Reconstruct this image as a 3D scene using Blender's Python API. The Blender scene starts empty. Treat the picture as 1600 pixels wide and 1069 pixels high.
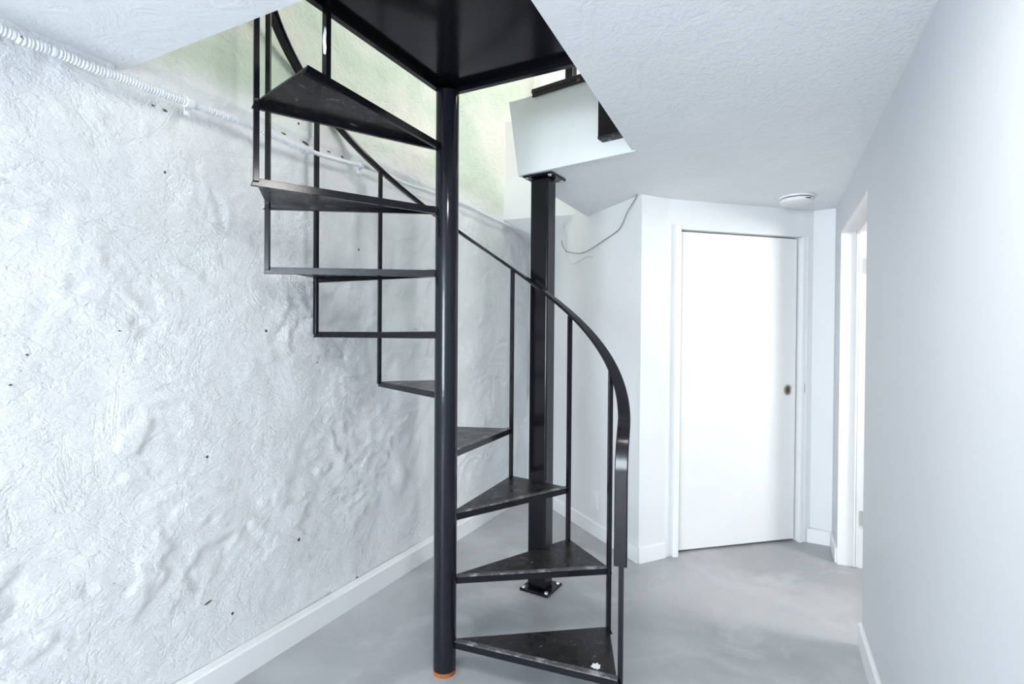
import bpy, bmesh, math, random
from mathutils import Vector, Matrix, noise, geometry
random.seed(7)
S = bpy.context.scene
C = bpy.context.collection
PI = math.pi
# ------------------------------------------------------------------ camera
f, pitch, roll, H = 820.7, -0.0076, 0.0081, 1.3066
cp, sp, cr, sr = math.cos(pitch), math.sin(pitch), math.cos(roll), math.sin(roll)
fw = Vector((0, cp, sp)); up0 = Vector((0, -sp, cp)); rt0 = Vector((1, 0, 0))
rt = cr*rt0 + sr*up0; up = -sr*rt0 + cr*up0
cd = bpy.data.cameras.new('camera'); cam = bpy.data.objects.new('camera', cd); C.objects.link(cam)
m = Matrix((rt, up, -fw)).transposed().to_4x4(); m.translation = Vector((0, 0, H))
cam.matrix_world = m
cd.sensor_width = 36; cd.lens = f/1600*36; cd.clip_start = 0.02
S.camera = cam
# ------------------------------------------------------------------ plan axes: s along the stone wall, p across, towards the right wall
DS = Vector((.4435, .8963, 0)); DP = Vector((.8963, -.4435, 0)); UZ = Vector((0, 0, 1))
def sp2(s, p, z=0): return DS*s + DP*p + UZ*z
# ------------------------------------------------------------------ world, lights, exposure
S.view_settings.view_transform = 'Standard'; S.view_settings.look = 'None'
S.view_settings.gamma = 1; S.view_settings.use_curve_mapping = False
S.view_settings.exposure = 0.58
w = bpy.data.worlds.new('world'); S.world = w; w.use_nodes = True
w.node_tree.nodes['Background'].inputs[0].default_value = (.75, .85, 1, 1)
w.node_tree.nodes['Background'].inputs[1].default_value = 0.6
def area(name, loc, direction, sx, sy, power, col, spread=PI):
    l = bpy.data.lights.new(name, 'AREA'); l.shape = 'RECTANGLE'; l.size = sx; l.size_y = sy
    l.energy = power; l.color = col; l.spread = spread
    o = bpy.data.objects.new(name, l); C.objects.link(o)
    o.location = loc; o.rotation_euler = Vector(direction).to_track_quat('-Z', 'Y').to_euler()
    return o
area('window_light', sp2(-4.45, -.7, 1.25), DS + UZ*.24, 1.9, 1.6, 188, (.84, .92, 1))
area('upper_window_light', sp2(2.9, .8, 3.5), (-DP - UZ*.25 - DS*.35), 1.6, 1.2, 40, (1, .99, .95))
area('upper_overhead_fill', sp2(2.9, -1.35, 4.45), (0, 0, -1), .5, .5, 13, (1, .99, .93))  # unseen overhead light added to brighten the partition wall's left strip
area('side_room_light', sp2(2.85, 1.75, 1.65), (-DP - UZ*.22), .5, .5, 19, (1, 1, .98))
area('hall_fill_light', sp2(.75, -.30, 2.10), (0, 0, -1), .3, .3, 8.5, (1, .98, .95))  # added fill out of view, lifts the stairs and far walls; no fixture

# ------------------------------------------------------------------ materials
class NT:
    def __init__(s, name, rough=.5, spec=.4, metal=0, coat=0):
        s.m = bpy.data.materials.new(name); s.m.use_nodes = True
        s.t = s.m.node_tree; s.b = s.t.nodes['Principled BSDF']
        s.b.inputs['Roughness'].default_value = rough; s.b.inputs['Metallic'].default_value = metal
        s.b.inputs['Specular IOR Level'].default_value = spec; s.b.inputs['Coat Weight'].default_value = coat
        s.tc = s.t.nodes.new('ShaderNodeTexCoord')
    def n(s, kind, **kw):
        x = s.t.nodes.new(kind)
        for k, v in kw.items():
            if k in x.inputs: x.inputs[k].default_value = v
            else: setattr(x, k, v)
        return x
    def l(s, a, b): s.t.links.new(a, b)
    def noise(s, scale, detail=4, rough=.5, dist=0, vec=None, stretch=None):
        x = s.n('ShaderNodeTexNoise'); x.inputs['Scale'].default_value = scale
        x.inputs['Detail'].default_value = detail; x.inputs['Roughness'].default_value = rough
        x.inputs['Distortion'].default_value = dist
        v = vec or s.tc.outputs['Object']
        if stretch:
            mp = s.n('ShaderNodeMapping'); mp.inputs['Scale'].default_value = stretch[:3]
            if len(stretch) > 3: mp.inputs['Rotation'].default_value = (0, stretch[3], 0)
            s.l(v, mp.inputs[0]); v = mp.outputs[0]
        s.l(v, x.inputs['Vector']); return x.outputs['Fac']
    def ramp(s, src, a, b, ca=(0, 0, 0, 1), cb=(1, 1, 1, 1)):
        r = s.n('ShaderNodeValToRGB'); r.color_ramp.elements[0].position = a; r.color_ramp.elements[1].position = b
        r.color_ramp.elements[0].color = ca; r.color_ramp.elements[1].color = cb
        s.l(src, r.inputs[0]); return r.outputs[0]
    def mix(s, fac, a, b):
        x = s.n('ShaderNodeMix', data_type='RGBA')
        for i, v in ((0, fac), (6, a), (7, b)):
            if isinstance(v, (int, float, tuple)): x.inputs[i].default_value = v if i == 0 else (*v[:3], 1)
            else: s.l(v, x.inputs[i])
        return x.outputs[2]
    def math(s, op, a, b=0.0, clamp=False):
        x = s.n('ShaderNodeMath', operation=op); x.use_clamp = clamp
        for i, v in ((0, a), (1, b)):
            if isinstance(v, (int, float)): x.inputs[i].default_value = v
            else: s.l(v, x.inputs[i])
        return x.outputs[0]
    def bump(s, h, strength=.3, dist=.01, prev=None):
        x = s.n('ShaderNodeBump'); x.inputs['Strength'].default_value = strength; x.inputs['Distance'].default_value = dist
        s.l(h, x.inputs['Height'])
        if prev: s.l(prev, x.inputs['Normal'])
        s.l(x.outputs[0], s.b.inputs['Normal']); return x.outputs[0]
    def col(s, v):
        if isinstance(v, tuple): s.b.inputs['Base Color'].default_value = (*v[:3], 1)
        else: s.l(v, s.b.inputs['Base Color'])

def m_smooth(name, c, c2=None, bump=.06):
    t = NT(name, .55, .3)
    n1 = t.noise(1.7, 4, .5)
    t.col(t.mix(t.ramp(n1, .35, .7), c, c2 or tuple(v*.96 for v in c)))
    t.bump(t.noise(60, 3), bump, .004)
    return t.m
M = {}
M['wall'] = m_smooth('white_wall_paint', (.80, .81, .815))
M['door'] = m_smooth('white_door_paint', (.83, .83, .825), bump=.02)
M['trim'] = m_smooth('white_trim_paint', (.86, .865, .87), bump=.04)
M['drywall'] = m_smooth('bare_drywall', (.80, .83, .84), (.74, .79, .77))
M['plastic'] = m_smooth('white_plastic', (.85, .85, .83), bump=0)

def m_ceiling():
    t = NT('textured_ceiling_paint', .6, .25)
    n1 = t.noise(1.1, 5, .55)
    t.col(t.mix(t.ramp(n1, .35, .7), (.86, .88, .895), (.80, .82, .835)))
    patch = t.ramp(t.noise(1.6, 3, .5), .42, .6)
    b1 = t.bump(t.math('MULTIPLY', t.noise(42, 6, .6, 1.2), patch), .55, .012)
    t.bump(t.noise(9, 4, .6, 2.0), .18, .02, b1)
    return t.m
M['ceiling'] = m_ceiling()

def m_stone():
    t = NT('painted_rough_stone', .6, .3)
    o = t.tc.outputs['Object']
    sep = t.n('ShaderNodeSeparateXYZ'); t.l(o, sep.inputs[0])
    z = sep.outputs[2]; x = sep.outputs[0]
    base = t.mix(t.ramp(t.noise(1.3, 5, .6), .35, .7), (.81, .822, .832), (.765, .775, .775))
    # old green and cream paint above the basement ceiling line
    zz = t.math('ADD', z, t.math('MULTIPLY', t.noise(2.5, 4), .12))
    hi = t.ramp(zz, 2.24, 2.30)
    r_ = t.n('ShaderNodeMapRange'); r_.inputs[1].default_value = 2.24; r_.inputs[2].default_value = 2.34
    t.l(zz, r_.inputs[0])
    green = t.mix(t.ramp(t.noise(1.4, 5, .6, .4), .42, .60), (.74, .745, .69), (.56, .66, .55))
    c = t.mix(r_.outputs[0], base, green)
    # faint green patches low on the far half of the wall
    m1 = t.ramp(t.noise(2.2, 5, .6, .6), .56, .70)
    r2 = t.n('ShaderNodeMapRange'); r2.inputs[1].default_value = -2.3; r2.inputs[2].default_value = -1.2; t.l(x, r2.inputs[0])
    gm = t.math('MULTIPLY', t.math('MULTIPLY', m1, r2.outputs[0]), .55)
    c = t.mix(gm, c, (.62, .74, .64))
    # bare mortar stains and small dark pits
    st = t.math('MULTIPLY', t.ramp(t.noise(5, 8, .7, 1.0), .64, .74), .35)
    c = t.mix(st, c, (.62, .60, .55))
    vor = t.n('ShaderNodeTexVoronoi'); vor.inputs['Scale'].default_value = 7.5; vor.inputs['Randomness'].default_value = 1
    t.l(o, vor.inputs['Vector'])
    pit = t.math('LESS_THAN', vor.outputs['Distance'], .045)
    wn = t.n('ShaderNodeSeparateColor'); t.l(vor.outputs['Color'], wn.inputs[0])
    pit = t.math('MULTIPLY', pit, t.math('GREATER_THAN', wn.outputs[0], .72))
    c = t.mix(pit, c, (.10, .09, .075))
    t.col(c)
    h1 = t.noise(48, 5, .55, 1.4, stretch=(1, 1, 1.5, .5))
    h2 = t.noise(19, 6, .6, 1.2, stretch=(1, 1, 1.4, .4))
    b1 = t.bump(h1, .60, .006)
    b2 = t.bump(h2, .55, .011, b1)
    rg = t.n('ShaderNodeMath', operation='ABSOLUTE'); t.l(t.math('SUBTRACT', t.noise(3.2, 6, .6, .8), .5), rg.inputs[0])
    t.bump(t.ramp(rg.outputs[0], 0, .02), .25, .008, b2)
    return t.m
M['stone'] = m_stone()

def m_floor():
    t = NT('grey_painted_concrete', .38, .45)
    n1 = t.noise(1.2, 5, .55, 1.0); n2 = t.noise(2.6, 7, .62, 1.3)
    c = t.mix(t.ramp(n1, .38, .62), (.37, .38, .39), (.47, .48, .49))
    c = t.mix(t.math('MULTIPLY', t.ramp(n2, .50, .70), .7), c, (.58, .59, .60))
    c = t.mix(t.math('MULTIPLY', t.ramp(t.noise(1.9, 6, .6, 1.2), .52, .68), .45), c, (.36, .36, .36))
    sc = t.ramp(t.noise(14, 8, .75, 1.5), .66, .72)
    c = t.mix(t.math('MULTIPLY', sc, .35), c, (.66, .66, .65))
    t.col(c)
    t.l(t.ramp(n2, .3, .7, (.30, .30, .30, 1), (.5, .5, .5, 1)), t.b.inputs['Roughness'])
    b = t.bump(t.noise(90, 4, .6), .08, .004); t.bump(n2, .12, .01, b)
    return t.m
M['floor'] = m_floor()

def m_black(name, base=(.006, .0065, .009), rough=.16, wear=0.0, wearcol=(.32, .32, .32), scale=9, dust=0.0):
    t = NT(name, rough, .32)
    c = None
    n = t.noise(scale, 9, .75, .5)
    if wear:
        c = t.mix(t.ramp(n, .66-wear, .70-wear*.6), base, wearcol)
        if dust:
            c = t.mix(t.math('MULTIPLY', t.ramp(t.noise(3.5, 5, .6), .35, .75), dust), c, (.09, .088, .085))
        t.col(c)
        t.l(t.ramp(n, .35, .7, (rough,)*3+(1,), (min(rough+.3, 1),)*3+(1,)), t.b.inputs['Roughness'])
    else: t.col(base)
    t.bump(t.noise(50, 3), .05, .003)
    return t.m
M['black'] = m_black('black_gloss_enamel')
M['black_pole'] = m_black('black_pole_enamel', (.008, .009, .013), .10)
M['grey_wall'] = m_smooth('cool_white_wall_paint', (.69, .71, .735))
M['tread'] = m_black('worn_black_tread', (.010, .010, .011), .18, wear=.06, wearcol=(.24, .215, .21), scale=15, dust=.12)
M['nosing'] = m_black('scuffed_highlit_nosing', (.07, .07, .075), .28, wear=.15, wearcol=(.38, .38, .39), scale=14, dust=.5)  # scuffs, with the edge highlights also put into the lighter grey
M['chipped'] = m_black('chipped_black_steel', (.02, .02, .02), .35, wear=.10, wearcol=(.42, .40, .37), scale=16)
M['rail'] = m_black('black_handrail_vinyl', (.007, .007, .009), .15)
M['rust'] = m_black('orange_rust', (.36, .12, .03), .8, wear=.1, wearcol=(.12, .05, .03), scale=40)
M['steel'] = NT('pale_steel', .35, .5, .8).m; M['steel'].node_tree.nodes['Principled BSDF'].inputs['Base Color'].default_value = (.62, .62, .60, 1)
M['bolt'] = NT('worn_bolt_steel', .45, .5, .5).m; M['bolt'].node_tree.nodes['Principled BSDF'].inputs['Base Color'].default_value = (.55, .55, .55, 1)
M['brass'] = NT('dull_antique_brass', .35, .5, .9).m; M['brass'].node_tree.nodes['Principled BSDF'].inputs['Base Color'].default_value = (.30, .24, .17, 1)
M['dark'] = m_black('dark_slot', (.03, .03, .03), .6)
M['pit'] = m_black('dark_mortar', (.10, .085, .06), .8)
M['cable'] = m_black('grey_cable', (.20, .20, .20), .5)
M['whitecable'] = m_smooth('painted_cable', (.70, .70, .68))
M['conduit'] = m_smooth('painted_conduit', (.80, .82, .85), (.72, .74, .76))
M['upper_floor'] = m_black('dark_board_end', (.03, .026, .022), .6, wear=.1, wearcol=(.45, .42, .38), scale=20)

# ------------------------------------------------------------------ helpers
def obj(name, bm, mat, parent=None, smooth=False, bevel=0, seg=2):
    me = bpy.data.meshes.new(name); bm.normal_update(); bm.to_mesh(me); bm.free()
    me.materials.append(M[mat])
    o = bpy.data.objects.new(name, me); C.objects.link(o)
    if smooth:
        for p in me.polygons: p.use_smooth = True
        me.set_sharp_from_angle(angle=math.radians(40))
    if bevel:
        b = o.modifiers.new('bevel', 'BEVEL'); b.width = bevel; b.segments = seg; b.limit_method = 'ANGLE'
    if parent: o.parent = parent
    return o
def tag(o, label, cat, group=None):
    o['label'] = label; o['category'] = cat
    if group: o['group'] = group
    return o
def struct(o, label=None):
    o['kind'] = 'structure'
    if label: o['label'] = label
    return o
def empty(name, loc=(0, 0, 0), rz=0):
    o = bpy.data.objects.new(name, None); C.objects.link(o); o.location = loc; o.rotation_euler = (0, 0, rz)
    o.empty_display_size = .1
    return o
def box(bm, c, ax, ay, sx, sy, sz, az=UZ):
    """box centred at c, half extents along unit axes"""
    vs = []
    for k in (-1, 1):
        for i, j in ((-1, -1), (1, -1), (1, 1), (-1, 1)):
            vs.append(bm.verts.new(Vector(c) + ax*(i*sx/2) + ay*(j*sy/2) + az*(k*sz/2)))
    for q in ((0, 3, 2, 1), (4, 5, 6, 7), (0, 1, 5, 4), (1, 2, 6, 5), (2, 3, 7, 6), (3, 0, 4, 7)):
        bm.faces.new([vs[i] for i in q])
    return vs
X, Y = Vector((1, 0, 0)), Vector((0, 1, 0))
def prism(bm, pts, z0, z1):
    """vertical prism over plan polygon pts"""
    a = [bm.verts.new((p[0], p[1], z0)) for p in pts]; b = [bm.verts.new((p[0], p[1], z1)) for p in pts]
    bm.faces.new(a[::-1]); bm.faces.new(b)
    n = len(pts)
    for i in range(n): bm.faces.new((a[i], a[(i+1) % n], b[(i+1) % n], b[i]))
    bmesh.ops.recalc_face_normals(bm, faces=bm.faces)
def wallrun(bm, a, b, out, th, z0, z1):
    """wall slab whose room face runs a-b and whose body lies on side `out`"""
    a, b, o = Vector((a[0], a[1])), Vector((b[0], b[1])), Vector((out[0], out[1])).normalized()*th
    prism(bm, [a, b, b+o, a+o], z0, z1)
def cyl(bm, c, axis, r0, r1, h, n=32, cap=True):
    axis = Vector(axis).normalized()
    u = axis.orthogonal().normalized(); v = axis.cross(u)
    A = [bm.verts.new(Vector(c) + (u*math.cos(2*PI*i/n) + v*math.sin(2*PI*i/n))*r0) for i in range(n)]
    B = [bm.verts.new(Vector(c) + axis*h + (u*math.cos(2*PI*i/n) + v*math.sin(2*PI*i/n))*r1) for i in range(n)]
    for i in range(n): bm.faces.new((A[i], A[(i+1) % n], B[(i+1) % n], B[i]))
    if cap: bm.faces.new(A[::-1]); bm.faces.new(B)
def tube(bm, pts, radii, n=10, ref=None):
    rings = []
    N = len(pts)
    for i, p in enumerate(pts):
        t = (pts[min(i+1, N-1)] - pts[max(i-1, 0)]).normalized()
        u = (ref or Vector((.3, .2, .93))).cross(t).normalized(); v = t.cross(u)
        r = radii[i] if isinstance(radii, (list, tuple)) else radii
        rings.append([bm.verts.new(p + (u*math.cos(2*PI*k/n) + v*math.sin(2*PI*k/n))*r) for k in range(n)])
    for a, b in zip(rings, rings[1:]):
        for k in range(n): bm.faces.new((a[k], a[(k+1) % n], b[(k+1) % n], b[k]))
    bm.faces.new(rings[0][::-1]); bm.faces.new(rings[-1])
def smoothpath(pts, per=6):
    pts = [Vector(p) for p in pts]; out = []
    for i in range(len(pts)-1):
        p0, p1, p2, p3 = pts[max(i-1, 0)], pts[i], pts[i+1], pts[min(i+2, len(pts)-1)]
        for k in range(per):
            t = k/per
            out.append(.5*((2*p1) + (p2-p0)*t + (2*p0-5*p1+4*p2-p3)*t*t + (3*p1-p0-3*p2+p3)*t**3))
    out.append(pts[-1]); return out

CZ = 2.146            # basement ceiling
UF = 2.535            # floor above
UC = 4.6              # ceiling above
# ------------------------------------------------------------------ structure: floor
bm = bmesh.new()
prism(bm, [(-5.5, -5), (6, -5), (6, 7), (-5.5, 7)], -.1, 0)
struct(obj('floor', bm, 'floor'), 'grey painted concrete floor with swirled trowel marks')

# stone wall, local x along DS with 0 at the far corner, local y into the wall
LC = Vector((.161, .0, 0)); LC.y = 4.412
def seq(a, b, d):
    n = max(1, round((b-a)/d)); return [a + (b-a)*i/n for i in range(n)]
xs = seq(-8.9, -4.1, .10) + seq(-4.1, -3.4, .025) + seq(-3.4, 0.0, .0125) + seq(0.0, 1.4, .05) + [1.4]
zs = seq(-.02, 2.5, .0125) + seq(2.5, 3.4, .022) + seq(3.4, UC, .08) + [UC]
def disp(x, z):
    v = Vector((x, 3.1, z))
    big = noise.fractal(v*1.3, 1.0, 2.0, 3)*.013
    wv = Vector((x + .10*noise.noise(v*3.1+Vector((7, 0, 0))), 5, z*1.7 + .10*noise.noise(v*3.1+Vector((0, 9, 0)))))
    n1 = noise.fractal(wv*2.6, 1.0, 2.1, 4)
    # flaked ledges: sharp-edged steps that fade in and out along their length
    st = (noise.fractal(wv*1.9+Vector((3, 3, 3)), 1.1, 2.1, 4))*3.0 + z*1.2
    fr = st - math.floor(st)
    patch = min(1, max(0, (noise.noise(v*2.6+Vector((1, 1, 8)))+.12)*3.2))
    step = (min(1, fr*14) - fr)*.0085*patch
    ampl = 1.0 if z < 2.1 else max(.45, 1-(z-2.1)*1.5)
    near = min(1, max(.35, (z)/.5)) if x < 0 else .3
    fine = noise.fractal(wv*16, 1.0, 2.2, 3)*.0022
    left = .5 + .5*min(1, max(0, (1.9-z)/.7))      # smoother plaster band near the ceiling
    far = min(1, max(0, (x+2.7)/.4)) if z < 2.2 else .3
    rough2 = noise.fractal(Vector((x, 2, z))*5.5 + Vector((.4*noise.noise(v*4), 0, .4*noise.noise(v*4+Vector((5, 5, 5))))), .8, 2.1, 4)*.0075*far
    d = rough2*near + big*near + (n1*.005 + step)*ampl*near*left + fine
    # mortar shelf just above the conduit
    sh = z - (2.175 + .012*math.sin(x*3))
    if sh > 0: d += .012*min(1, sh/.012) if sh < .25 else .012
    return d
bm = bmesh.new(); grid = []
for x in xs:
    grid.append([bm.verts.new((x, .035 - disp(x, z), z)) for z in zs])
for i in range(len(xs)-1):
    for j in range(len(zs)-1):
        bm.faces.new((grid[i][j], grid[i+1][j], grid[i+1][j+1], grid[i][j+1]))
bx_ = [bm.verts.new(q) for q in ((xs[0], .3, zs[0]), (xs[-1], .3, zs[0]), (xs[-1], .3, zs[-1]), (xs[0], .3, zs[-1]))]
bm.faces.new(bx_[::-1])
bm.faces.new([bx_[0], bx_[3]] + [v for v in grid[0]][::-1]); bm.faces.new([bx_[2], bx_[1]] + [v for v in grid[-1]])
bm.faces.new([bx_[1], bx_[0]] + [g[0] for g in grid]); bm.faces.new([bx_[3], bx_[2]] + [g[-1] for g in grid][::-1])
wl = struct(obj('wall_left', bm, 'stone', smooth=True), 'rough stone wall thickly painted white, green paint higher up')
wl.location = LC; wl.rotation_euler = (0, 0, math.atan2(DS.y, DS.x))
wl.data.set_sharp_from_angle(angle=PI)

# other walls
B0 = Vector((.161, 4.412, 0)); B1 = Vector((.747, 3.052, 0)); S1 = Vector((.925, 3.142, 0))
dB = (B1-B0).normalized(); nB = Vector((-dB.y, dB.x, 0))       # nB points to the right, into the wall
dD = Vector((.968, .25, 0)).normalized(); nD = Vector((-dD.y, dD.x, 0))   # nD points away from the camera
DA = Vector((.986, 3.19, 0)); DB_ = DA + dD*.898                # door face ends
G = DA - nD*.03                                                 # wall face is 3 cm proud
D0 = G - dD*.05; D1 = G + dD*.985
E1 = Vector((2.045, 3.335, 0))
ztop = CZ + .01
bm = bmesh.new()
prism(bm, [B0 - dB*.12, B1, S1, D0, D0+nD*.55, B0 - dB*.1 + nB*.5], 0, ztop)
prism(bm, [B0 - dB*.12, B0 + dB*1.05, B0 + dB*1.05 + nB*.2, B0 - dB*.1 + nB*.2], ztop-.001, UF-.04)
struct(obj('wall_middle', bm, 'wall'), 'smooth white partition wall running from the stone wall to the door')
bm = bmesh.new()
wallrun(bm, D0, D1, nD, .12, 1.972, ztop)                         # over the door
wallrun(bm, D0, G + dD*.0, nD, .12, 0, 1.972)
wallrun(bm, G + dD*.903, D1, nD, .12, 0, 1.972)
e = (E1-D1).normalized(); nE = Vector((-e.y, e.x, 0))
prism(bm, [D1, E1, E1 + nE*.15 + e*.1, D1 + nD*.12], 0, ztop)
prism(bm, [DA+nD*.125-dD*.1, DA+nD*.125+dD*1.0, DA+nD*.145+dD*1.0, DA+nD*.145-dD*.1], 0, 2.0)  # unseen panel added behind the door so its gaps stay dark
struct(obj('wall_back', bm, 'wall'), 'white wall around the closed door')
RP = .358
RN0 = sp2(-4.6, RP); R_near = sp2((Vector((1.511, 2.242, 0))).dot(DS), RP)
sfar = Vector((1.926, 3.068, 0)).dot(DS); snear = R_near.dot(DS); send = E1.dot(DS)+.02
HZ = 1.945
bm = bmesh.new()
wallrun(bm, sp2(-4.7, RP), R_near, DP, .12, 0, ztop)
wallrun(bm, R_near, sp2(sfar, RP), DP, .12, HZ, ztop)
wallrun(bm, sp2(sfar, RP), sp2(send+.2, RP), DP, .12, 0, ztop)
struct(obj('wall_right', bm, 'grey_wall'), 'smooth white wall on the right with a doorway at its far end')
bm = bmesh.new()
# wall behind the camera with a window opening
wallrun(bm, sp2(-4.6, -2.1), sp2(-4.6, -1.6), -DS, .15, 0, 2.3); wallrun(bm, sp2(-4.6, .25), sp2(-4.6, .7), -DS, .15, 0, 2.3)
wallrun(bm, sp2(-4.6, -1.6), sp2(-4.6, .25), -DS, .15, 0, .45); wallrun(bm, sp2(-4.6, -1.6), sp2(-4.6, .25), -DS, .15, 2.07, 2.3)
struct(obj('wall_rear', bm, 'wall'), 'white wall behind the viewer')

# ceiling slab with the stairwell opening, thickness up to the floor above
hole = [(.945, -1.95), (.945, -.540), (2.352, -.568), (2.447, -1.178), (3.50, -1.150), (3.50, -.62), (4.45, -.62), (4.6, -2.1)]
outer = [(-4.75, -2.1), (-4.75, 2.6), (5.2, 2.6), (5.2, -2.1)]
poly = [(-4.75, -2.1), (-4.75, 2.6), (5.2, 2.6), (5.2, -.9), (3.50, -1.12), (3.30, -1.150), (2.447, -1.176), (2.352, -.568), (.945, -.540), (.950, -2.1)]
poly[4] = (3.62, -1.14)
poly = [(-4.75, -2.1), (-4.75, 2.6), (5.2, 2.6), (5.2, -1.14), (3.30, -1.150), (2.447, -1.176), (2.352, -.568), (.945, -.540), (.950, -2.1)]
poly3 = [sp2(s, p) for s, p in poly]
bm = bmesh.new(); prism(bm, poly3, CZ, UF - .03)
bmesh.ops.triangulate(bm, faces=[f for f in bm.faces if len(f.verts) > 4])
struct(obj('ceiling', bm, 'ceiling'), 'white stippled ceiling cut open over the spiral stair')

# ------------------------------------------------------------------ floor above (seen through the opening)
bm = bmesh.new(); prism(bm, poly3, UF-.03, UF)
bmesh.ops.triangulate(bm, faces=[f for f in bm.faces if len(f.verts) > 4])
struct(obj('floor_upper', bm, 'upper_floor'), 'dark board floor of the storey above, seen edge on')
bm = bmesh.new()
ub = Vector((.20, 4.46, 0))
wallrun(bm, ub - DP*.3, ub + DP*3.2, DS, .1, UF-.2, UC)
wallrun(bm, sp2(-.6, -2.1), sp2(-.6, 2.4), -DS, .1, UF, UC)
wallrun(bm, sp2(-.6, 1.4), sp2(5.2, 1.4), DP, .1, UF, UC)
struct(obj('wall_upper', bm, 'trim'), 'cream painted walls of the storey above')
bm = bmesh.new(); prism(bm, [sp2(-.8, -2.1), sp2(-.8, 2.4), sp2(5.2, 2.4), sp2(5.2, -2.1)], UC, UC+.05)
struct(obj('ceiling_upper', bm, 'ceiling'), 'ceiling of the storey above')

# drywall face closing the slab edge on the far side of the opening, thin skin
F0, F1 = sp2(2.352, -.568), sp2(2.453, -1.178)
dF = (F1-F0).normalized(); nF = Vector((dF.y, -dF.x, 0))
if nF.y > 0: nF = -nF
bm = bmesh.new()
a = [F0 - dF*.02 + UZ*(CZ-.004), F1 + UZ*(CZ-.004), F1 + dF*.062 + UZ*2.535, F0 - dF*.02 + UZ*2.51]
vs = [bm.verts.new(p + nF*.012) for p in a] + [bm.verts.new(p - nF*.02) for p in a]
for q in ((0, 1, 2, 3), (7, 6, 5, 4), (0, 4, 5, 1), (1, 5, 6, 2), (2, 6, 7, 3), (3, 7, 4, 0)): bm.faces.new([vs[i] for i in q])
bmesh.ops.recalc_face_normals(bm, faces=bm.faces)
struct(obj('trim_1', bm, 'drywall'), 'pale drywall skin on the cut edge of the floor above')
# bulkhead in the far corner
K1 = Vector((-.075, 4.005, 0)); K2 = Vector((.445, 3.768, 0)); 
bm = bmesh.new()
Bc = Vector((.12, 4.48, 0))
tp = [(K1 - Vector((.09, -.04, 0)), 2.95), (K2 + nB*.02, 2.93), (Bc + Vector((.5, .2, 0)), 2.93), (Bc - Vector((.1, 0, 0)), 2.95)]
bt = [(K1 - Vector((.03, -.015, 0)), 2.206), (K2 + nB*.01, 2.196), (Vector((.325, 4.045, 0)), 2.03), (B0 + Vector((-.03, .03, 0)), 2.10)]
V = [bm.verts.new((p.x, p.y, z)) for p, z in bt] + [bm.verts.new((p.x, p.y, z)) for p, z in tp]
for q in ((0, 1, 2), (0, 2, 3), (4, 5, 6, 7), (0, 1, 5, 4), (1, 2, 6, 5), (2, 3, 7, 6), (3, 0, 4, 7)): bm.faces.new([V[i] for i in q])
bmesh.ops.recalc_face_normals(bm, faces=bm.faces)
struct(obj('trim_2', bm, 'wall'), 'white boxed bulkhead with sloping underside in the far corner')

# ------------------------------------------------------------------ baseboards
def board(name, a, b, n, h, th, label, m0=0, m1=0):
    """n = direction into the room; m0, m1 lengthen the front face at its ends"""
    a, b, n = Vector(a), Vector(b), Vector(n).normalized(); d = (b-a).normalized()
    bm = bmesh.new()
    prof = [(0, 0), (th, 0), (th, h-.006), (th-.008, h), (0, h)]
    A = [bm.verts.new(a + n*o + UZ*z - d*(m0*o/th)) for o, z in prof]; B = [bm.verts.new(b + n*o + UZ*z + d*(m1*o/th)) for o, z in prof]
    bm.faces.new(A); bm.faces.new(B[::-1])
    for i in range(5): bm.faces.new((A[i], B[i], B[(i+1) % 5], A[(i+1) % 5]))
    bmesh.ops.recalc_face_normals(bm, faces=bm.faces)
    return struct(obj(name, bm, 'trim'), label)
board('baseboard_left', B0 - DS*8.5 - DP*.03, B0 - DP*.03, DP, .100, .045, 'white flat baseboard along the stone wall')
board('baseboard_middle', B0, B1, -nB, .092, .013, 'white baseboard along the partition wall with the outlet', 0, .006)
board('baseboard_corner', B1, S1 - Vector((.0, .0, 0)), Vector(((S1-B1).y, -(S1-B1).x, 0)), .092, .013, 'short white baseboard left of the door', .006, 0)
board('baseboard_back', D1 - dD*.02, E1, -nE, .09, .014, 'short white baseboard right of the door', 0, 0)
board('baseboard_far', sp2(send-.04, RP), sp2(sfar+.005, RP), -DP, .09, .014, 'short white baseboard beside the open doorway')
board('baseboard_right', sp2(snear, RP), sp2(-4.6, RP), -DP, .098, .014, 'white baseboard along the right wall')

# ------------------------------------------------------------------ closed door
d1 = empty('door_1', DA, math.atan2(dD.y, dD.x)); struct(d1, 'plain white flush door, closed, with a round recessed pull')
bm = bmesh.new(); box(bm, (.446, .020, .989), X, Y, .886, .036, 1.95)
bmesh.ops.translate(bm, verts=bm.verts, vec=(0, 0, .0))
obj('door_panel', bm, 'door', d1, bevel=.003)
bm = bmesh.new(); box(bm, (-.010, -.028, .997), X, Y, .040, .052, 1.994); 
obj('casing', bm, 'trim', d1, bevel=.004)
bm = bmesh.new(); box(bm, (.910, -.016, .985), X, Y, .022, .040, 1.97); box(bm, (.936, -.033, .987), X, Y, .010, .012, 1.974)
obj('jamb', bm, 'trim', d1, bevel=.002)
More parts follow.
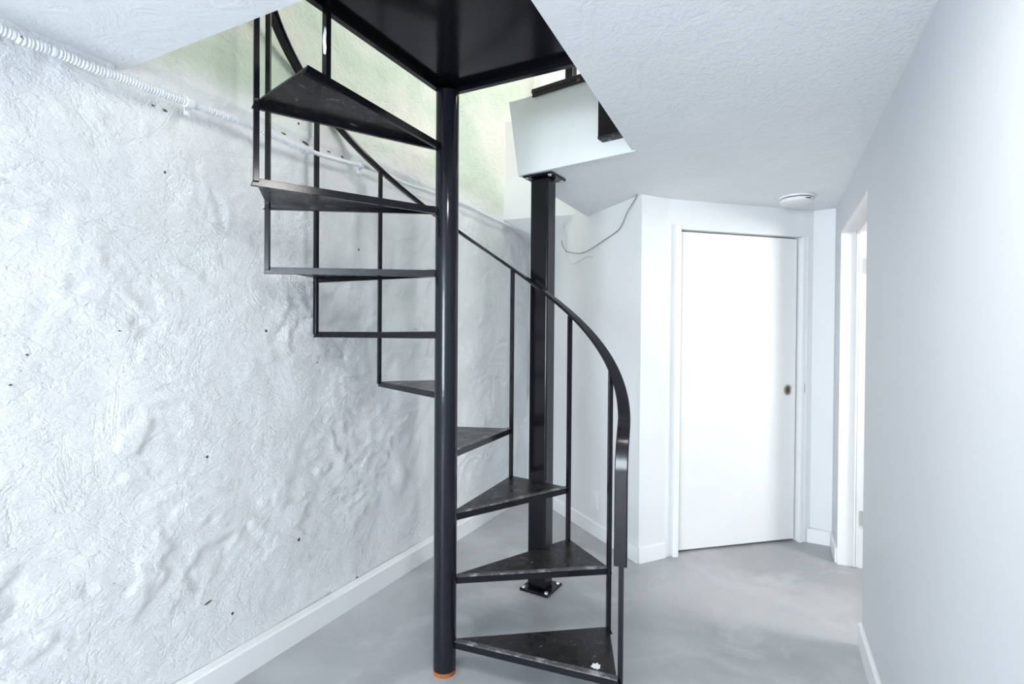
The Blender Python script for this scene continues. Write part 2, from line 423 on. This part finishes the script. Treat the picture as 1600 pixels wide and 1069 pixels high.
# round pull
pl = Vector((.826, 0, .985))
bm = bmesh.new()
n = 32
prof = [(.037, .0), (.037, -.004), (.031, -.006), (.027, -.002), (.026, .0015)]
rings = []
for r, y in prof: rings.append([bm.verts.new(pl + Vector((r*.82*math.cos(2*PI*k/n), y, r*math.sin(2*PI*k/n)))) for k in range(n)])
for a, b in zip(rings, rings[1:]):
    for k in range(n): bm.faces.new((a[k], a[(k+1) % n], b[(k+1) % n], b[k]))
bmesh.ops.recalc_face_normals(bm, faces=bm.faces)
pull = obj('door_pull', bm, 'steel', d1, smooth=True)
bm = bmesh.new(); cyl(bm, pl + Vector((0, .0005, 0)), (0, -1, 0), .0255, .0255, .0012, 28)
obj('pull_cup', bm, 'brass', pull)
bm = bmesh.new(); box(bm, pl + Vector((0, -.002, 0)), X, Y, .006, .004, .030)
obj('thumb_turn', bm, 'dark', pull, bevel=.001)
bm = bmesh.new(); box(bm, (.9215, -.037, 1.0), X, Y, .004, .006, .055)
obj('strike_plate', bm, 'steel', d1)

# ------------------------------------------------------------------ open doorway in the right wall
d2 = empty('door_2', sp2(sfar, RP), math.atan2(DP.y, DP.x)); struct(d2, 'white painted door frame of the open doorway at right')
L = snear - sfar       # negative, towards the camera along local -y
bm = bmesh.new(); box(bm, (.10, -.006, HZ/2), X, Y, .206, .012, HZ); obj('jamb', bm, 'door', d2)
bm = bmesh.new(); box(bm, (.078, -.020, HZ/2), X, Y, .012, .016, HZ-.013); box(bm, (.092, -.017, HZ/2), X, Y, .012, .010, HZ-.013); obj('door_stop', bm, 'door', d2, bevel=.002)
bm = bmesh.new(); box(bm, (.10, -L/-2, HZ-.006), X, Y, .206, abs(L), .012); box(bm, (.078, L/2, HZ-.02), X, Y, .012, abs(L), .016); obj('head_jamb', bm, 'door', d2)
bm = bmesh.new(); box(bm, (.065, L+.003, HZ/2), X, Y, .11, .006, HZ); obj('jamb', bm, 'door', d2)
for zc in (1.735, .287):
    bm = bmesh.new(); box(bm, (.116, -.0135, zc), X, Y, .026, .004, .085); cyl(bm, (.131, -.017, zc-.045), (0, 0, 1), .006, .006, .09, 12)
    obj('hinge', bm, 'steel', d2)
# adjoining room beyond the doorway
bm = bmesh.new()
q0 = sp2(sfar+.012, RP+.13)
wallrun(bm, q0 + DS*.25, q0 + DP*2.2 + DS*.25, DS, .1, 0, 2.3)
wallrun(bm, q0 + DP*2.2 + DS*.3, q0 + DP*2.2 - DS*2.6, DP, .1, 0, 2.3)
wallrun(bm, q0 - DS*2.4, q0 + DP*2.2 - DS*2.4, -DS, .1, 0, 2.3)
struct(obj('wall_side_room', bm, 'trim'), 'white walls of the bright adjoining room')

# ------------------------------------------------------------------ spiral staircase
PX, PY, PR = -.2590, 2.042, .0445
P0, DPH, R = math.radians(-20.75), math.radians(29.335), .6745
Z1, RISE = .1276, .24
st = empty('spiral_staircase', (PX, PY, 0))
tag(st, 'black steel spiral staircase winding up round a central pole', 'staircase')
TOPZ = Z1 + 9*RISE
bm = bmesh.new(); cyl(bm, (.006, 0, .018), (-.004/2.2, 0, 1), PR, PR, 2.235, 48)
pole = obj('column', bm, 'black_pole', st, smooth=True)
bm = bmesh.new(); cyl(bm, (.006, 0, 0), (0, 0, 1), PR*.96, PR*.99, .020, 40)
br = obj('base_ring', bm, 'rust', pole, smooth=True); br['label'] = 'rusty orange foot of the pole'
# one tread in local space: front edge along +x, rear edge at angle DPH
def edgeaxes(a): return Vector((math.cos(a), math.sin(a), 0)), Vector((-math.sin(a), math.cos(a), 0))
def tread_mesh():
    bm = bmesh.new()
    r0 = PR*.92
    pts = [edgeaxes(0)[0]*r0, edgeaxes(0)[0]*R, edgeaxes(DPH)[0]*R, edgeaxes(DPH)[0]*r0]
    prism(bm, pts, -.005, 0)
    return bm
def flange_mesh(a, sgn):
    """steel angle under a radial edge: sgn=+1 tread lies counter-clockwise of the edge"""
    bm = bmesh.new(); u, v = edgeaxes(a); v = v*sgn
    r0 = PR*.95
    th, hh, lip = .003, .0255, .014
    prof = [(0, -.0), (0, -hh), (lip, -hh), (lip, -hh+th), (th, -hh+th), (th, 0)]
    A = [bm.verts.new(u*r0 + v*(o-.001) + UZ*z) for o, z in prof]
    B = [bm.verts.new(u*(R+.002 + (.008 if z < -.01 else 0)) + v*(o-.001) + UZ*z) for o, z in prof]
    bm.faces.new(A); bm.faces.new(B[::-1]); n = len(prof)
    for i in range(n): bm.faces.new((A[i], B[i], B[(i+1) % n], A[(i+1) % n]))
    bmesh.ops.recalc_face_normals(bm, faces=bm.faces); return bm
def nosing_mesh():
    bm = bmesh.new(); u, v = edgeaxes(0)
    c = u*((R+PR)/2) + v*.011 + UZ*.0015
    box(bm, c, u, v, R-PR*.9, .024, .003); return bm
t0 = obj('tread', tread_mesh(), 'tread', st)
ff0 = obj('front_flange', flange_mesh(0, 1), 'black', t0, bevel=.001)
rf0 = obj('rear_flange', flange_mesh(DPH, -1), 'black', t0, bevel=.001)
ns0 = obj('nosing', nosing_mesh(), 'nosing', t0, bevel=.001)
for o in (t0,): o.location = (0, 0, Z1); o.rotation_euler = (0, 0, P0)
for k in range(1, 9):
    t = t0.copy(); C.objects.link(t); t.parent = st
    t.location = (0, 0, Z1 + k*RISE); t.rotation_euler = (0, 0, P0 + k*DPH)
    for c in (ff0, rf0, ns0):
        d = c.copy(); C.objects.link(d); d.parent = t
# balusters
def zrail(k): return 1.655 + (k-3)*.238
BW = .0175
def baluster(ang, z0, z1, r=R-.004, wdt=BW):
    bm = bmesh.new(); u, v = edgeaxes(ang)
    box(bm, u*r + UZ*((z0+z1)/2), u, v, wdt, wdt, z1-z0)
    return obj('baluster', bm, 'black', st, bevel=.0015)
for k in range(1, 9):
    a = P0 + k*DPH
    baluster(a, Z1 + (k-1)*RISE - .012, zrail(k)-.004)
b0 = baluster(P0 + .034, 0, zrail(0)-.07, R+.008)
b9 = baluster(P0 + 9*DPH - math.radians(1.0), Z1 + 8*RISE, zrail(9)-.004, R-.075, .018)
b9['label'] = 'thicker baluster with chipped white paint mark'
def chip_bm(c, u, v, w_, h_, n=14, seed=3):
    rnd = random.Random(seed); bm = bmesh.new()
    k = [1 - .45*rnd.random() for _ in range(n)]
    ring = [c + u*(w_*k[i]*math.cos(2*PI*i/n)) + v*(h_*k[i]*math.sin(2*PI*i/n)) for i in range(n)]
    nn = u.cross(v).normalized()*.0006
    A = [bm.verts.new(p) for p in ring]; B = [bm.verts.new(p+nn) for p in ring]
    bm.faces.new(A[::-1]); bm.faces.new(B)
    for i in range(n): bm.faces.new((A[i], A[(i+1) % n], B[(i+1) % n], B[i]))
    return bm
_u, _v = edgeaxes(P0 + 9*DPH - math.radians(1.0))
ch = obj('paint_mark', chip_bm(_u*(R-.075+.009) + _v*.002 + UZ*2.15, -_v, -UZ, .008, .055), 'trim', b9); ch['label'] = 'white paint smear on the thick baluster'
sp0 = obj('paint_spot', chip_bm(Vector((.590, .052, .0002)), X, Y, .019, .022, 18, 9), 'trim', t0); sp0['label'] = 'white paint drip near the outer end of the lowest step'
# handrail: flat bar swept along the helix, bent straight down at the foot
path = []
for i in range(0, 121):
    k = 9.6 - i*(9.6-.34)/120
    path.append((P0 + k*DPH, zrail(k)))
ang_end = P0
# bend
k0 = .34; z0 = zrail(k0)
for i in range(1, 13):
    t = i/12        # quadratic bend from the helix slope into the vertical
    path.append((P0 + DPH*k0*(1-t)**2, z0 - 2*.5*k0*.238*t*(1-t)*1.0 - .19*t*t))
zb = path[-1][1]
for i in range(1, 9): path.append((P0, zb + (.525-zb)*i/8))
bm = bmesh.new(); rings = []
P3 = [Vector((R*math.cos(a), R*math.sin(a), z)) for a, z in path]
hw, ht = .0225, .0075
for i, (a, z) in enumerate(path):
    T = (P3[min(i+1, len(P3)-1)] - P3[max(i-1, 0)]).normalized()
    rad = Vector((math.cos(a), math.sin(a), 0)); nn = rad.cross(T).normalized(); rad2 = T.cross(nn).normalized()
    prof = [(-hw, -ht*.5), (-hw*.85, -ht), (hw*.85, -ht), (hw, -ht*.5), (hw, ht*.4), (hw*.7, ht), (-hw*.7, ht), (-hw, ht*.4)]
    off = .008
    rings.append([bm.verts.new(P3[i] + rad2*(x_+off) + nn*y_) for x_, y_ in prof])
for a, b in zip(rings, rings[1:]):
    for k in range(8): bm.faces.new((a[k], a[(k+1) % 8], b[(k+1) % 8], b[k]))
bm.faces.new(rings[0]); bm.faces.new(rings[-1][::-1])
bmesh.ops.recalc_face_normals(bm, faces=bm.faces)
obj('handrail', bm, 'rail', st, smooth=True)
# landing: square plate whose inner corner sits on the pole
A1, A2 = math.radians(242.0), math.radians(333.2)
LZ = 2.2876
u1, u2 = edgeaxes(A1)[0], edgeaxes(A2)[0]
c0 = -u1*.035 - u2*.035
bm = bmesh.new(); prism(bm, [c0, c0 + u2*.70, c0 + u2*.70 + u1*1.02, c0 + u1*1.02], LZ-.005, LZ)
ld = obj('landing', bm, 'black', st)
def lflange(a, b, inn):
    bm = bmesh.new(); prof = [(0, 0), (0, -.032), (.022, -.032), (.022, -.028), (.004, -.028), (.004, 0)]
    A = [bm.verts.new(a + inn*o + UZ*(LZ+z)) for o, z in prof]; B = [bm.verts.new(b + inn*o + UZ*(LZ+z)) for o, z in prof]
    bm.faces.new(A); bm.faces.new(B[::-1])
    for i in range(6): bm.faces.new((A[i], B[i], B[(i+1) % 6], A[(i+1) % 6]))
    bmesh.ops.recalc_face_normals(bm, faces=bm.faces)
    return obj('flange', bm, 'black', ld, bevel=.001)
lflange(c0, c0 + u2*.70, u1); lflange(c0, c0 + u1*1.02, u2)
lflange(c0 + u2*.70, c0 + u2*.70 + u1*1.02, -u2); lflange(c0 + u1*1.02, c0 + u1*1.02 + u2*.70, -u1)

# ------------------------------------------------------------------ square steel post
e1 = Vector((.143, -.088, 0)).normalized(); e2 = Vector((-e1.y, e1.x, 0))
pc = Vector((.190, 2.74, 0)) + Vector((-.028, .0, 0))
sp_ = empty('steel_post', pc); tag(sp_, 'square black steel post with bolted base plate standing under the floor edge', 'post')
bm = bmesh.new(); box(bm, Vector((0, 0, (CZ)/2)) - e1*.006, e1, e2, .102, .090, CZ-.03)
obj('shaft', bm, 'black', sp_, bevel=.008, seg=3)
bm = bmesh.new(); box(bm, Vector((0, 0, .007)), e1, e2, .165, .165, .013); bp = obj('base_plate', bm, 'black', sp_, bevel=.003)
bm = bmesh.new(); box(bm, Vector((0, 0, CZ-.007)), e1, e2, .165, .165, .013); tpl = obj('top_plate', bm, 'black', sp_, bevel=.002)
bm0 = bmesh.new(); cyl(bm0, (0, 0, 0), (0, 0, 1), .011, .009, .008, 6)
bolt = obj('bolt', bm0, 'bolt', bp)
bolt.location = e1*.066 + e2*.066 + UZ*.0135
for i, j in ((-1, 1), (1, -1), (-1, -1)):
    c = bolt.copy(); C.objects.link(c); c.location = e1*.066*i + e2*.066*j + UZ*.0135
for i, j in ((-1, 1), (1, -1), (-1, -1), (1, 1)):
    c = bolt.copy(); C.objects.link(c); c.parent = tpl; c.rotation_euler = (PI, 0, 0); c.location = e1*.066*i + e2*.066*j + UZ*(CZ-.0135)

# ------------------------------------------------------------------ black things at the edge of the floor above
Fm = lambda t, z, o=0: F0 + dF*t + nF*o + UZ*z
bm = bmesh.new(); box(bm, Fm(.25, 2.545, .012), dF, nF, .56, .035, .020); box(bm, Fm(.25, 2.527, .022), dF, nF, .555, .008, .022)
e_ = obj('edge_angle', bm, 'chipped', None, bevel=.002); tag(e_, 'chipped black steel angle along the edge of the floor above', 'edging')
t = .317
up_ = empty('guard_post', Fm(t, 2.555, .005)); tag(up_, 'black steel guard post standing on the edge of the floor above', 'post')
bm = bmesh.new(); box(bm, Vector((0, 0, .45)), dF, nF, .042, .042, .90); obj('shaft', bm, 'black', up_, bevel=.003)
bm = bmesh.new(); box(bm, Vector((0, 0, .91)), dF, nF, .05, .05, .02); obj('cap', bm, 'black', up_, bevel=.003)
bk = empty('steel_bracket', Fm(.06, 2.23, .01)); tag(bk, 'black steel bracket on the drywall edge beside the ceiling opening', 'bracket')
bm = bmesh.new(); box(bm, Vector((0, 0, .12)) + nF*.025, dF, nF, .17, .045, .27); obj('plate', bm, 'black', bk, bevel=.003)
bm = bmesh.new(); box(bm, Vector((0, 0, -.012)) + nF*.028, dF, nF, .165, .055, .012); obj('foot', bm, 'chipped', bk, bevel=.002)
# casing boards and cable on the far wall above
cz0 = UF
cs = empty('door_casing', (ub.x, ub.y, UF)); tag(cs, 'cream door casing on the far wall of the floor above', 'casing')
for o_, w_ in ((.06, .03), (.24, .10), (.62, .10)):
    bm = bmesh.new(); box(bm, DP*o_ - DS*.018 + UZ*.9, DP, DS, w_, .03, 1.8); obj('board', bm, 'trim', cs, bevel=.003)
bm = bmesh.new(); box(bm, DP*.43 - DS*.019 + UZ*1.85, DP, DS, .5, .032, .1); obj('head_board', bm, 'trim', cs, bevel=.003)
bm = bmesh.new()
tube(bm, smoothpath([ub + DP*a_ - DS*.045 + UZ*z_ for a_, z_ in ((.14, 2.95), (.10, 3.03), (.12, 3.14), (.22, 3.26), (.30, 3.40), (.36, 3.6), (.37, 4.2))]), .006, 8)
tag(obj('cable', bm, 'cable', smooth=True), 'thin dark cable hanging loose on the wall of the floor above', 'cable')

# ------------------------------------------------------------------ conduit on the stone wall
cpts = [(-1.326,1.368,2.093),(-1.31,1.401,2.088),(-1.284,1.454,2.092),(-1.259,1.503,2.092),(-1.232,1.557,2.09),(-1.204,1.615,2.095),(-1.173,1.677,2.096),(-1.14,1.745,2.099),(-1.104,1.818,2.102),(-1.051,1.925,2.108),(-1.0,2.027,2.112),(-.978,2.072,2.107),(-.948,2.134,2.107),(-.914,2.202,2.105),(-.875,2.28,2.108)]
spts = [(-.875,2.28,2.108),(-.846,2.34,2.11),(-.785,2.463,2.124),(-.74,2.554,2.137),(-.683,2.67,2.145),(-.581,2.877,2.142),(-.494,3.054,2.155),(-.357,3.329,2.168),(-.287,3.472,2.172),(-.157,3.735,2.160),(.02,4.094,2.160),(.116,4.288,2.149)]
co = empty('flexible_conduit', cpts[0]); tag(co, 'white painted ribbed conduit running along the top of the stone wall', 'conduit')
O = Vector(cpts[0])
pre = [Vector(cpts[0]) - DS*d_ for d_ in (2.5, 1.6, .8, .3)]
pp = smoothpath([p - O for p in pre] + [Vector(p) - O for p in cpts], 8)
# resample finely for the ribs
fine = []; acc = 0
for a, b in zip(pp, pp[1:]):
    Ls = (b-a).length; k = max(1, int(Ls/.0024))
    for i in range(k): fine.append(a + (b-a)*i/k)
rad = []; dist = 0
for i, p in enumerate(fine):
    if i: dist += (fine[i]-fine[i-1]).length
    ph = (dist % .0088)/.0088
    rad.append(.0142 if ph < .62 else .0116)
bm = bmesh.new(); tube(bm, fine, rad, 12)
obj('ribbed_tube', bm, 'conduit', co, smooth=True)
bm = bmesh.new(); tube(bm, smoothpath([Vector(p) - O for p in spts], 5), .0095, 12)
obj('smooth_pipe', bm, 'conduit', co, smooth=True)
for pt, q in (((-1.112, 1.803, 2.101), 1), ((-.74, 2.554, 2.137), 0), ((-.095, 3.86, 2.162), 0)):
    bm = bmesh.new(); c = Vector(pt) - O
    tube(bm, [c - DS*.012, c + DS*.012], .018 if q else .013, 14)
    box(bm, c - UZ*.024 - DP*.012, DS, DP, .018, .004, .034)
    cyl(bm, c - UZ*.032 - DP*.010, DP, .006, .006, .005, 10)
    obj('strap', bm, 'conduit', co, smooth=True)
# loose mortar lip above the conduit
for i, (x_, z_, w_, h_) in enumerate([(-2.465,2.162,.022,.0055),(-2.355,2.158,.025,.006),(-2.221,2.163,.017,.005),(-2.131,2.166,.012,.005),(-2.99,2.068,.007,.004),(-2.953,2.066,.011,.005),(-3.353,1.168,.005,.0034),(-3.318,1.249,.005,.0035),(-3.091,1.319,.006,.002),(-2.797,.327,.019,.0045),(-2.383,.416,.009,.010),(-2.026,.106,.011,.004),(-2.287,1.188,.006,.004)]):
    y_ = .035 - disp(x_, z_) - .0006
    tl = Vector((1, 0, .28 if i in (9, 10) else -.12)).normalized()
    pt_ = obj('mortar_pit', chip_bm(Vector((x_, y_, z_)), tl, Vector((-tl.z, 0, tl.x)), w_, h_, 12, 20+i), 'pit', wl)
# ------------------------------------------------------------------ wires on the partition wall
wa = [(.366,3.899,2.032),(.371,3.889,1.992),(.397,3.828,1.94),(.454,3.696,1.905),(.492,3.607,1.897),(.543,3.489,1.915),(.596,3.364,1.943),(.646,3.248,1.971),(.667,3.2,2.002),(.687,3.154,2.065),(.712,3.096,2.114),(.726,3.062,2.144)]
wb = [(.385,3.855,2.16),(.375,3.88,2.109),(.387,3.851,2.039),(.388,3.849,1.925),(.406,3.808,1.87),(.435,3.74,1.839),(.47,3.658,1.848),(.511,3.563,1.863),(.533,3.513,1.853)]
bm = bmesh.new(); tube(bm, smoothpath([Vector(p)-nB*.004 for p in wa]), .0028, 8)
tag(obj('wire', bm, 'cable', smooth=True), 'thin dark wire sagging across the partition wall below the ceiling', 'wire')
bm = bmesh.new(); tube(bm, smoothpath([Vector(p)-nB*.004 for p in wb]), .0028, 8)
tag(obj('wire', bm, 'whitecable', smooth=True), 'pale painted wire hanging in a loop just below the dark wire', 'wire')

# ------------------------------------------------------------------ wall outlet
oc_ = Vector((.561, 3.483, .245))
# put it exactly on the wall face
tt = (oc_ - B0).dot(dB); oc_ = B0 + dB*tt + UZ*.245
ou = empty('wall_outlet', oc_, math.atan2(dB.y, dB.x)); tag(ou, 'white cover plate low on the partition wall', 'outlet')
# local x along the wall (to the camera), local -y into the room
bm = bmesh.new(); box(bm, (0, -.003, 0), X, Y, .084, .006, .125); obj('cover_plate', bm, 'plastic', ou, bevel=.002)
for zc in (.026, -.026):
    bm = bmesh.new(); box(bm, (0, -.0065, zc), X, Y, .034, .002, .029); f_ = obj('socket', bm, 'trim', ou, bevel=.001)
bm = bmesh.new(); cyl(bm, (0, -.006, 0), (0, -1, 0), .0035, .003, .0018, 12); obj('screw', bm, 'steel', ou)

# ------------------------------------------------------------------ smoke detector
sd = empty('smoke_detector', (1.660, 3.085, CZ)); tag(sd, 'round white smoke detector on the ceiling in front of the door', 'smoke detector')
def lathe(bm, prof, n=48):
    rings = [[bm.verts.new((r*math.cos(2*PI*k/n), r*math.sin(2*PI*k/n), z)) for k in range(n)] for r, z in prof]
    for a, b in zip(rings, rings[1:]):
        for k in range(n): bm.faces.new((a[k], a[(k+1) % n], b[(k+1) % n], b[k]))
    bm.faces.new(rings[0]); bm.faces.new(rings[-1][::-1]); bmesh.ops.recalc_face_normals(bm, faces=bm.faces)
bm = bmesh.new(); lathe(bm, [(.092, 0), (.092, -.009), (.088, -.011)]); obj('mounting_plate', bm, 'plastic', sd, smooth=True)
bm = bmesh.new(); lathe(bm, [(.083, -.010), (.083, -.016)]); obj('vent_gap', bm, 'dark', sd, smooth=True)
bm = bmesh.new(); lathe(bm, [(.088, -.016), (.090, -.022), (.086, -.034), (.070, -.040), (.030, -.042)]); obj('cover', bm, 'plastic', sd, smooth=True)
bm = bmesh.new(); box(bm, (.02, -.084, -.026), X, Y, .030, .010, .005); obj('slot', bm, 'dark', sd)
